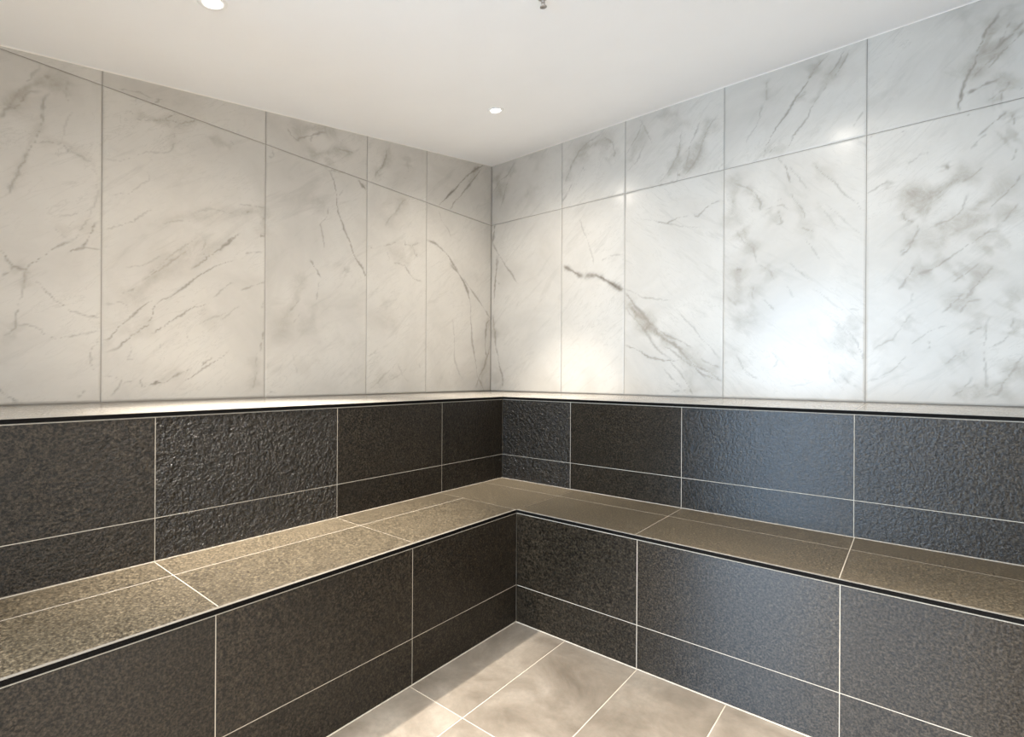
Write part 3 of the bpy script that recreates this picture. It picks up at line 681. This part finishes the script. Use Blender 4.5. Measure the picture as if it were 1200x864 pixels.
def marble_wall(name, P, tiles, veins, smoke, back):
    """tiles: (u0, u1, v0, top as a function of u); a 5 mm grid per tile carries the vein attribute"""
    step, g = 0.005, 0.0011
    V3, F, TR, UV, SLN = [], [], [], [], []
    base = 0
    rng = np.random.default_rng(5)
    for (u0, u1, v0, topf) in tiles:
        nu = max(2, int((u1 - u0) / step)); nv = max(3, int((max(topf(u0), topf(u1)) - v0) / step))
        uu = np.linspace(u0 + g, u1 - g, nu + 1)
        top = topf(uu)
        fr = np.linspace(0, 1, nv + 1)
        Ug = np.repeat(uu[:, None], nv + 1, 1)
        Vg = (v0 + g) + (top[:, None] - g - v0 - g) * fr[None, :]
        H = np.zeros_like(Ug)
        H[0, :] = H[-1, :] = H[:, 0] = H[:, -1] = -0.0015      # sunk rim = chamfer
        # pull the first inner ring to 1 mm from the edge
        Ug[1, :] = uu[0] + 0.0009; Ug[-2, :] = uu[-1] - 0.0009
        Vg[:, 1] = Vg[:, 0] + 0.0009; Vg[:, -2] = Vg[:, -1] - 0.0009
        n = Ug.size
        UV.append(np.stack([Ug.ravel(), Vg.ravel()], 1))
        V3.append(P(Ug.ravel(), Vg.ravel(), H.ravel()))
        ids = base + np.arange(n).reshape(nu + 1, nv + 1)
        q = np.stack([ids[:-1, :-1], ids[1:, :-1], ids[1:, 1:], ids[:-1, 1:]], -1).reshape(-1, 4)
        F.append(q); TR.append(np.full(len(q), rng.random()))
        SLN.append(np.full(len(q), -1.0 if (name == 'wall_right' and 0.3 < u0 < 1.0 and v0 < 1.5) else 1.0))
        base += n
    UV = np.concatenate(UV); V3 = np.concatenate(V3); F = np.concatenate(F); TR = np.concatenate(TR)
    nfm = len(F)
    # wall body behind the tiles (a closed slab)
    u0, u1, vb, t0, t1, th = back
    bu = np.array([u0, u1, u1, u0, u0, u1, u1, u0]); bv = np.array([vb, vb, t1, t0, vb, vb, t1, t0])
    bh = np.array([-0.0012] * 4 + [-th] * 4)
    V3 = np.concatenate([V3, P(bu, bv, bh)])
    q = np.array([(0, 1, 2, 3), (7, 6, 5, 4), (4, 5, 1, 0), (5, 6, 2, 1), (6, 7, 3, 2), (7, 4, 0, 3)]) + base
    F = np.concatenate([F, q]); TR = np.concatenate([TR, np.full(6, 0.5)])
    me = bpy.data.meshes.new(name)
    me.vertices.add(len(V3)); me.vertices.foreach_set('co', V3.astype(np.float32).ravel())
    me.loops.add(F.size); me.loops.foreach_set('vertex_index', F.astype(np.int32).ravel())
    me.polygons.add(len(F)); me.polygons.foreach_set('loop_start', np.arange(0, F.size, 4, dtype=np.int32))
    me.materials.append(M['marble']); me.materials.append(M['marble_grout'])
    mi = np.zeros(len(F), np.int32); mi[nfm:] = 1
    me.polygons.foreach_set('material_index', mi)
    a = me.attributes.new('tile_rand', 'FLOAT', 'FACE'); a.data.foreach_set('value', TR.astype(np.float32))
    a = me.attributes.new('slant', 'FLOAT', 'FACE'); a.data.foreach_set('value', np.r_[np.concatenate(SLN), np.ones(6)].astype(np.float32))
    z8 = np.zeros(8)
    a = me.attributes.new('vein', 'FLOAT', 'POINT')
    a.data.foreach_set('value', np.r_[seg_field(UV[:, 0], UV[:, 1], veins, rng), z8].astype(np.float32))
    a = me.attributes.new('smoke', 'FLOAT', 'POINT')
    a.data.foreach_set('value', np.r_[seg_field(UV[:, 0], UV[:, 1], [(p_, w_ * 1.3, min(1, k_ * 1.1)) for p_, w_, k_ in smoke], rng), z8].astype(np.float32))
    me.update(calc_edges=True); me.validate()
    o = bpy.data.objects.new(name, me); COL.objects.link(o)
    return struct(o)

MJ = 2.0468                                    # height of the joint between the two marble courses
LJ = [-2.13, -1.529, -0.93, -0.379, 0.052]       # vertical joints, left wall (y)
RJ = [-0.065, 0.37, 0.921, 1.519, 2.115]         # vertical joints, right wall (x)
def PL(u, v, h): return np.stack([-DW + h, u, v], -1)           # left wall, faces +x
def PR(u, v, h): return np.stack([u, DW - h, v], -1)            # right wall, faces -y
zl = lambda y: zc(-DW, y)
zr = lambda x: zc(x, DW)
# the tile that the slope of the ceiling cuts below the joint is split where they cross
yx = (MJ - 2.3588 + 0.0031 * DW) / 0.1662
tl = []
flat = lambda u: MJ + 0 * u
for a, b in spans(YF, LJ, DW + 0.0012):
    tl.append((a, b, L + 0.003, lambda u: np.minimum(MJ, zl(u))))
    if b > yx: tl.append((max(a, yx + 0.004), b, MJ, zl))
tr_ = []
for a, b in spans(-DW - 0.0012, RJ, XR):
    tr_.append((a, b, L + 0.003, flat)); tr_.append((a, b, MJ, zr))
marble_wall('wall_left', PL, tl, VL, SL, (YF, DW + 0.12, 0.0, zl(YF), zl(DW + 0.12), 0.12))
marble_wall('wall_right', PR, tr_, VR, SR, (-DW, XR + 0.12, 0.0, zr(-DW), zr(XR + 0.12), 0.12))

# ------------------------------------------------------------------ floor
mb = MB()
PF = lambda u, v, h: (u, v, h)
FX = [0.388, 0.675, 0.962, 1.248, 1.535, 1.822, 2.109, 2.396, 2.683]
for a, b in spans(B - 0.02, FX, XR):
    for c, d in spans(YF, [-0.987, -1.56, -2.135], -B + 0.02):
        mb.tile(PF, a, b, c, d, g=0.0014)
mb.box((-DW - .12, YF - 0.1, -0.10), (XR + 0.12, DW + 0.12, -0.0012), 1)
struct(mb.build('floor', [M['floor'], M['grout']]))

# ------------------------------------------------------------------ ceiling (sloping towards the door)
mb = MB()
x0, x1, y0, y1 = -DW - 0.12, XR + 0.12, YF - 0.1, DW + 0.12
i = mb.add([(x, y, zc(x, y) + k) for k in (0, 0.12) for x, y in ((x0, y0), (x1, y0), (x1, y1), (x0, y1))])
for q in ((0, 3, 2, 1), (4, 5, 6, 7), (0, 1, 5, 4), (1, 2, 6, 5), (2, 3, 7, 6), (3, 0, 4, 7)): mb.face([i[k] for k in q])
struct(mb.build('ceiling', M['ceiling']))
# sealant bead along the top of the marble
mb = MB()
def bead(p, q, n1):
    r = 0.0032
    A = [Vector(p), Vector(q)]; rings = []
    for P_ in A:
        rings.append(mb.add([P_ + Vector((0, 0, 0.002)), P_ + Vector(n1) * r * 1.2 + Vector((0, 0, 0.002)), P_ + Vector(n1) * r * .5 - Vector((0, 0, r * .5)), P_ - Vector((0, 0, r))]))
    a, b = rings
    for k in range(4): mb.face((a[k], a[(k + 1) % 4], b[(k + 1) % 4], b[k]))
    mb.face(a[::-1]); mb.face(b)
bead((-DW, YF, zc(-DW, YF)), (-DW, DW, zc(-DW, DW)), (1, 0, 0))
bead((-DW, DW, zc(-DW, DW)), (XR, DW, zc(XR, DW)), (0, -1, 0))
struct(mb.build('trim_1', M['bead']))

# ------------------------------------------------------------------ enclosing walls behind the camera, and the lobby with its windows
mb = MB(); mb.box((XR, YF, 0), (XR + 0.12, DW, 2.46))
struct(mb.build('wall_end', M['plaster']))
OX0, OX1, OZ = 0.30, 2.05, 1.86
mb = MB()
mb.box((-DW - 0.12, YF - 0.1, 0), (OX0, YF, 2.6)); mb.box((OX1, YF - 0.1, 0), (XR + 0.12, YF, 2.6)); mb.box((OX0, YF - 0.1, OZ), (OX1, YF, 2.6))
struct(mb.build('wall_front', M['plaster']))
YB = -4.5
mb = MB(); mb.box((-1.6, YB - 0.1, -0.1), (3.4, YF - 0.1, 0)); struct(mb.build('floor_lobby', M['floor']))
mb = MB(); mb.box((-1.6, YB - 0.1, 2.5), (3.4, YF - 0.1, 2.6)); struct(mb.build('ceiling_lobby', M['ceiling']))
mb = MB(); mb.box((-1.7, YB - 0.1, 0), (-1.6, YF - 0.1, 2.5)); struct(mb.build('wall_lobby_left', M['plaster']))
mb = MB(); mb.box((3.4, YB - 0.1, 0), (3.5, YF - 0.1, 2.5)); struct(mb.build('wall_lobby_right', M['plaster']))
mb = MB()
for a, b in ((-1.6, -0.05), (1.05, 1.33), (1.95, 3.4)): mb.box((a, YB - 0.1, 0), (b, YB, 2.5))
for a, b in ((-0.05, 1.05), (1.33, 1.95)): mb.box((a, YB - 0.1, 2.2), (b, YB, 2.5))
struct(mb.build('wall_lobby_back', M['plaster']))
for n, (a, b) in enumerate(((-0.05, 1.05), (1.33, 1.95))):
    mb = MB()
    mb.box((a, YB - 0.09, 0), (a + 0.03, YB - 0.04, 2.2)); mb.box((b - 0.03, YB - 0.09, 0), (b, YB - 0.04, 2.2))
    mb.box((a + 0.03, YB - 0.09, 0), (b - 0.03, YB - 0.04, 0.03)); mb.box((a + 0.03, YB - 0.09, 2.17), (b - 0.03, YB - 0.04, 2.2))
    struct(mb.build('window_%d' % (n + 1), M['frame']))

# ------------------------------------------------------------------ benches
TRIM = 0.0125
YE, XE = YF + 0.005, XR - 0.005
def riser(parent, name, axis, pos, joints, a, b, z0, zj, z1, label, bump):
    """tiled upright face of a bench; axis 'x' faces +x at x = pos, axis 'y' faces -y at y = pos"""
    mb = MB()
    P = (lambda u, v, h: (pos + h, u, v)) if axis == 'x' else (lambda u, v, h: (u, pos - h, v))
    for k, (u0, u1) in enumerate(spans(a, joints, b)):
        for (v0, v1) in spans(z0, [zj], z1):
            mb.tile(P, u0, u1, v0, v1, g=0.0010, ch=0.0006, dep=0.0008, tb=bump[k] * random.uniform(0.85, 1.15))
    p, q = P(a, z0, -0.0008), P(b, z1, -0.03)
    mb.box(p, q, 1)
    c = b if axis == 'x' else a                  # grout in the inner corner and along the foot
    sg = -1 if axis == 'x' else 1
    mb.box(P(c + sg * 0.0002, z0 + 0.001, 0.0), P(c + sg * 0.0019, z1, 0.0019), 1)
    if z0 < 0.1: mb.box(P(a, z0 - 0.001, 0.0), P(b, z0 + 0.0022, 0.0022), 1)
    o = mb.build(name, [M['stone'], M['grout']], parent)
    o['label'] = label
    return o

def edge_trim(parent, d, zt, lab):
    """black edge profile along the front of a seat with a pale lip above and below"""
    for axis in 'xy':
        mb = MB()
        if axis == 'x': f = lambda a, b, za, zb, h0, h1: mb.box((d + h0, a, za), (d + h1, b, zb))
        else: f = lambda a, b, za, zb, h0, h1: mb.box((a, -d - h1, za), (b, -d - h0, zb))
        lo, hi = (YE, -d) if axis == 'x' else (d, XE)
        f(lo, hi, zt - TRIM, zt - 0.0011, -0.012, 0.0003)
        o = mb.build('edge_trim', M['black'], parent); o['label'] = 'black edge strip of the %s, %s run' % (lab, 'left' if axis == 'x' else 'right')
        mb = MB()
        f(lo, hi, zt - 0.0011, zt + 0.0001, -0.008, 0.0003)
        f(lo, hi, zt - TRIM - 0.0013, zt - TRIM, -0.008, 0.0003)
        mb.build('edge_lip', M['edge'], o)

low = tag(empty('tiled_bench', (B, -B, 0)), 'lower L-shaped dark stone bench with pale grout along both walls', 'bench')
low_root_inv = Matrix.Translation((B, -B, 0)).inverted()
ZT = S - TRIM - 0.002
riser(low, 'front_panel', 'x', B, [-0.98, -1.556, -2.13], YE, -B, 0.002, 0.149, ZT, 'dark tiled front face of the left run', [0.45] * 6)
riser(low, 'front_panel', 'y', -B, [0.961, 1.535, 2.11, 2.685], B, XE, 0.002, 0.149, ZT, 'dark tiled front face of the right run', [0.45] * 6)
# seat top
mb = MB()
SG = dict(g=0.0014, dep=0.0004, ch=0.0005)
PS = lambda u, v, h: (u, v, S + h)
CJ, ST = B, 0.150
for (a, b) in spans(YE, [-2.125, -1.547, -0.97], -CJ):
    mb.tile(PS, 0.0, ST, a, b, gu=0.0028, **SG); mb.tile(PS, ST, B + 0.0022, a, b, gu=0.0022, **SG)
mb.tile(PS, 0.0, CJ, -ST, 0.0, gv=0.0028, **SG); mb.tile(PS, 0.0, CJ, -CJ, -ST, gv=0.0022, **SG)
for (a, b) in spans(CJ, [0.951, 1.532, 2.11, 2.685], XE):
    mb.tile(PS, a, b, -ST, 0.0, gv=0.0028, **SG); mb.tile(PS, a, b, -B - 0.0022, -ST, gv=0.0022, **SG)
# grout fillets where the seat meets the upright behind it
mb.box((0.0002, YE, S - 0.001), (0.0026, -0.0002, S + 0.0008), 1); mb.box((0.0002, -0.0026, S - 0.001), (XE, -0.0002, S + 0.0008), 1)
mb.box((0.0, YE, S - 0.03), (B - 0.012, 0, S - 0.0012), 1); mb.box((B - 0.012, -B + 0.012, S - 0.03), (XE, 0, S - 0.0012), 1)
mb.build('seat', [M['seat_stone'], M['grout']], low)
edge_trim(low, B, S, 'lower bench')

up = tag(empty('tiled_bench', (0, 0, 0)), 'upper deep L-shaped dark stone bench behind the lower seat, against the marble', 'bench')
ZT = L - TRIM + 0.001
riser(up, 'front_panel', 'x', 0.0, [-0.432, -0.967, -1.546, -2.12], YE, 0.0, S + 0.001, 0.5735, L - TRIM - 0.002, 'dark rough tiled backrest face of the left run', [1.5, 2.4, 7.0, 2.0, 3.2])
riser(up, 'front_panel', 'y', 0.0, [0.417, 0.947, 1.530, 2.105, 2.68], 0.0, XE, S + 0.001, 0.5735, L - TRIM - 0.002, 'dark rough tiled backrest face of the right run', [5.0, 0.8, 1.0, 2.0, 2.0])
mb = MB()
PU = lambda u, v, h: (u, v, L + h)
for (a, b) in spans(YE, [-2.12, -1.546, -0.967, -0.432], 0.0):
    mb.tile(PU, -DW + 0.002, -0.30, a, b); mb.tile(PU, -0.30, 0.0013, a, b)
for (a, b) in spans(-DW + 0.002, [-0.30, 0.0, 0.417, 0.947, 1.530, 2.105, 2.68], XE):
    mb.tile(PU, a, b, 0.30, DW - 0.002); mb.tile(PU, a, b, -0.0013, 0.30)
mb.box((-DW + 0.001, YE, L - 0.03), (-0.012, DW - 0.001, L - 0.0012), 1); mb.box((-0.012, 0.012, L - 0.03), (XE, DW - 0.001, L - 0.0012), 1)
mb.build('seat', [M['ledge_stone'], M['grout']], up)
edge_trim(up, 0.0, L, 'upper bench')
# children are modelled in room coordinates
bpy.context.view_layer.update()
for r in (low, up):
    for ch in r.children: ch.matrix_parent_inverse = r.matrix_world.inverted()

# ------------------------------------------------------------------ ceiling downlights
TILT = math.atan(0.1662)
def downlight(label):
    r = tag(empty('recessed_downlight'), label, 'ceiling light', 'recessed ceiling downlights')
    mb = MB(); mb.lathe([(0.026, 0.012), (0.026, -0.001), (0.029, -0.004), (0.038, -0.004), (0.042, -0.001), (0.042, 0.0), (0.040, 0.010), (0.026, 0.012)])
    mb.build('bezel', M['white_metal'], r)
    mb = MB(); mb.lathe([(0.0, -0.0015), (0.015, -0.0012), (0.0255, 0.0005), (0.0255, 0.010), (0.0, 0.010)])
    mb.build('lens', M['lens'], r)
    return r
def place_lamp(r, x, y, k, sp):
    r.location = (x, y, zc(x, y)); r.rotation_euler = (TILT, 0, 0)
    for w, ang in ((LAMP_W * k, LAMP_ANGLE), (SKIRT_W * sp, 150.0)):
        d = bpy.data.lights.new('lamp_light', 'SPOT'); d.energy = w; d.color = LAMP_COL
        d.spot_size = math.radians(ang); d.spot_blend = LAMP_BLEND; d.shadow_soft_size = 0.02
        o = bpy.data.objects.new('lamp_light', d); COL.objects.link(o); o.parent = r; o.location = (0.022, 0, -0.012)
LAMPS = [(0.002, -0.072, 'lit recessed downlight nearest the marble corner'),
         (0.0, -1.404, 'lit recessed downlight near the top edge above the left bench'),
         (1.353, -0.05, 'recessed downlight above the right bench, just outside the frame'),
         (1.353, -1.40, 'recessed downlight above the floor by the doorway, outside the frame'),
         (1.95, -1.45, 'added fill downlight washing the end wall, outside the frame'),  # unseen lamp added so the end wall bounces fill
         (1.15, -2.12, 'added fill downlight close to the doorway behind the camera, outside the frame')]  # also added, unseen, to bounce light off the front wall and floor
POWER = [0.60, 1.18, 0.12, 0.80, 1.15, 1.6]
SPILL = [1.6, 1.0, 0.8, 1.0, 1.4, 0.8]
src = downlight(LAMPS[0][2])
for k, (x, y, lab) in enumerate(LAMPS):
    if k == 0: r = src
    else:
        r = src.copy(); COL.objects.link(r); r['label'] = lab
        for ch in [c for c in src.children if c.type == 'MESH']:
            c = ch.copy(); COL.objects.link(c); c.parent = r
    place_lamp(r, x, y, POWER[k], SPILL[k])

# ------------------------------------------------------------------ small sprinkler head in the middle of the ceiling
sp = tag(empty('ceiling_sprinkler', (0.706, -0.652, zc(0.706, -0.652))), 'tiny dark metal sprinkler head at the top edge of the white ceiling', 'sprinkler')
sp.rotation_euler = (TILT, 0, 0)
mb = MB(); mb.lathe([(0.0, 0.004), (0.016, 0.004), (0.016, -0.001), (0.012, -0.004), (0.0, -0.004)], 24); mb.build('rose', M['steel'], sp)
mb = MB(); mb.lathe([(0.0, -0.003), (0.006, -0.003), (0.006, -0.012), (0.004, -0.014), (0.0, -0.014)], 16)
for s_ in (-1, 1): mb.box((s_ * 0.0055 - 0.001, -0.001, -0.026), (s_ * 0.0055 + 0.001, 0.001, -0.010))
mb.build('nozzle', M['steel'], sp)
mb = MB(); mb.lathe([(0.0, -0.025), (0.011, -0.025), (0.012, -0.027), (0.0, -0.027)], 20); mb.build('deflector', M['steel'], sp)
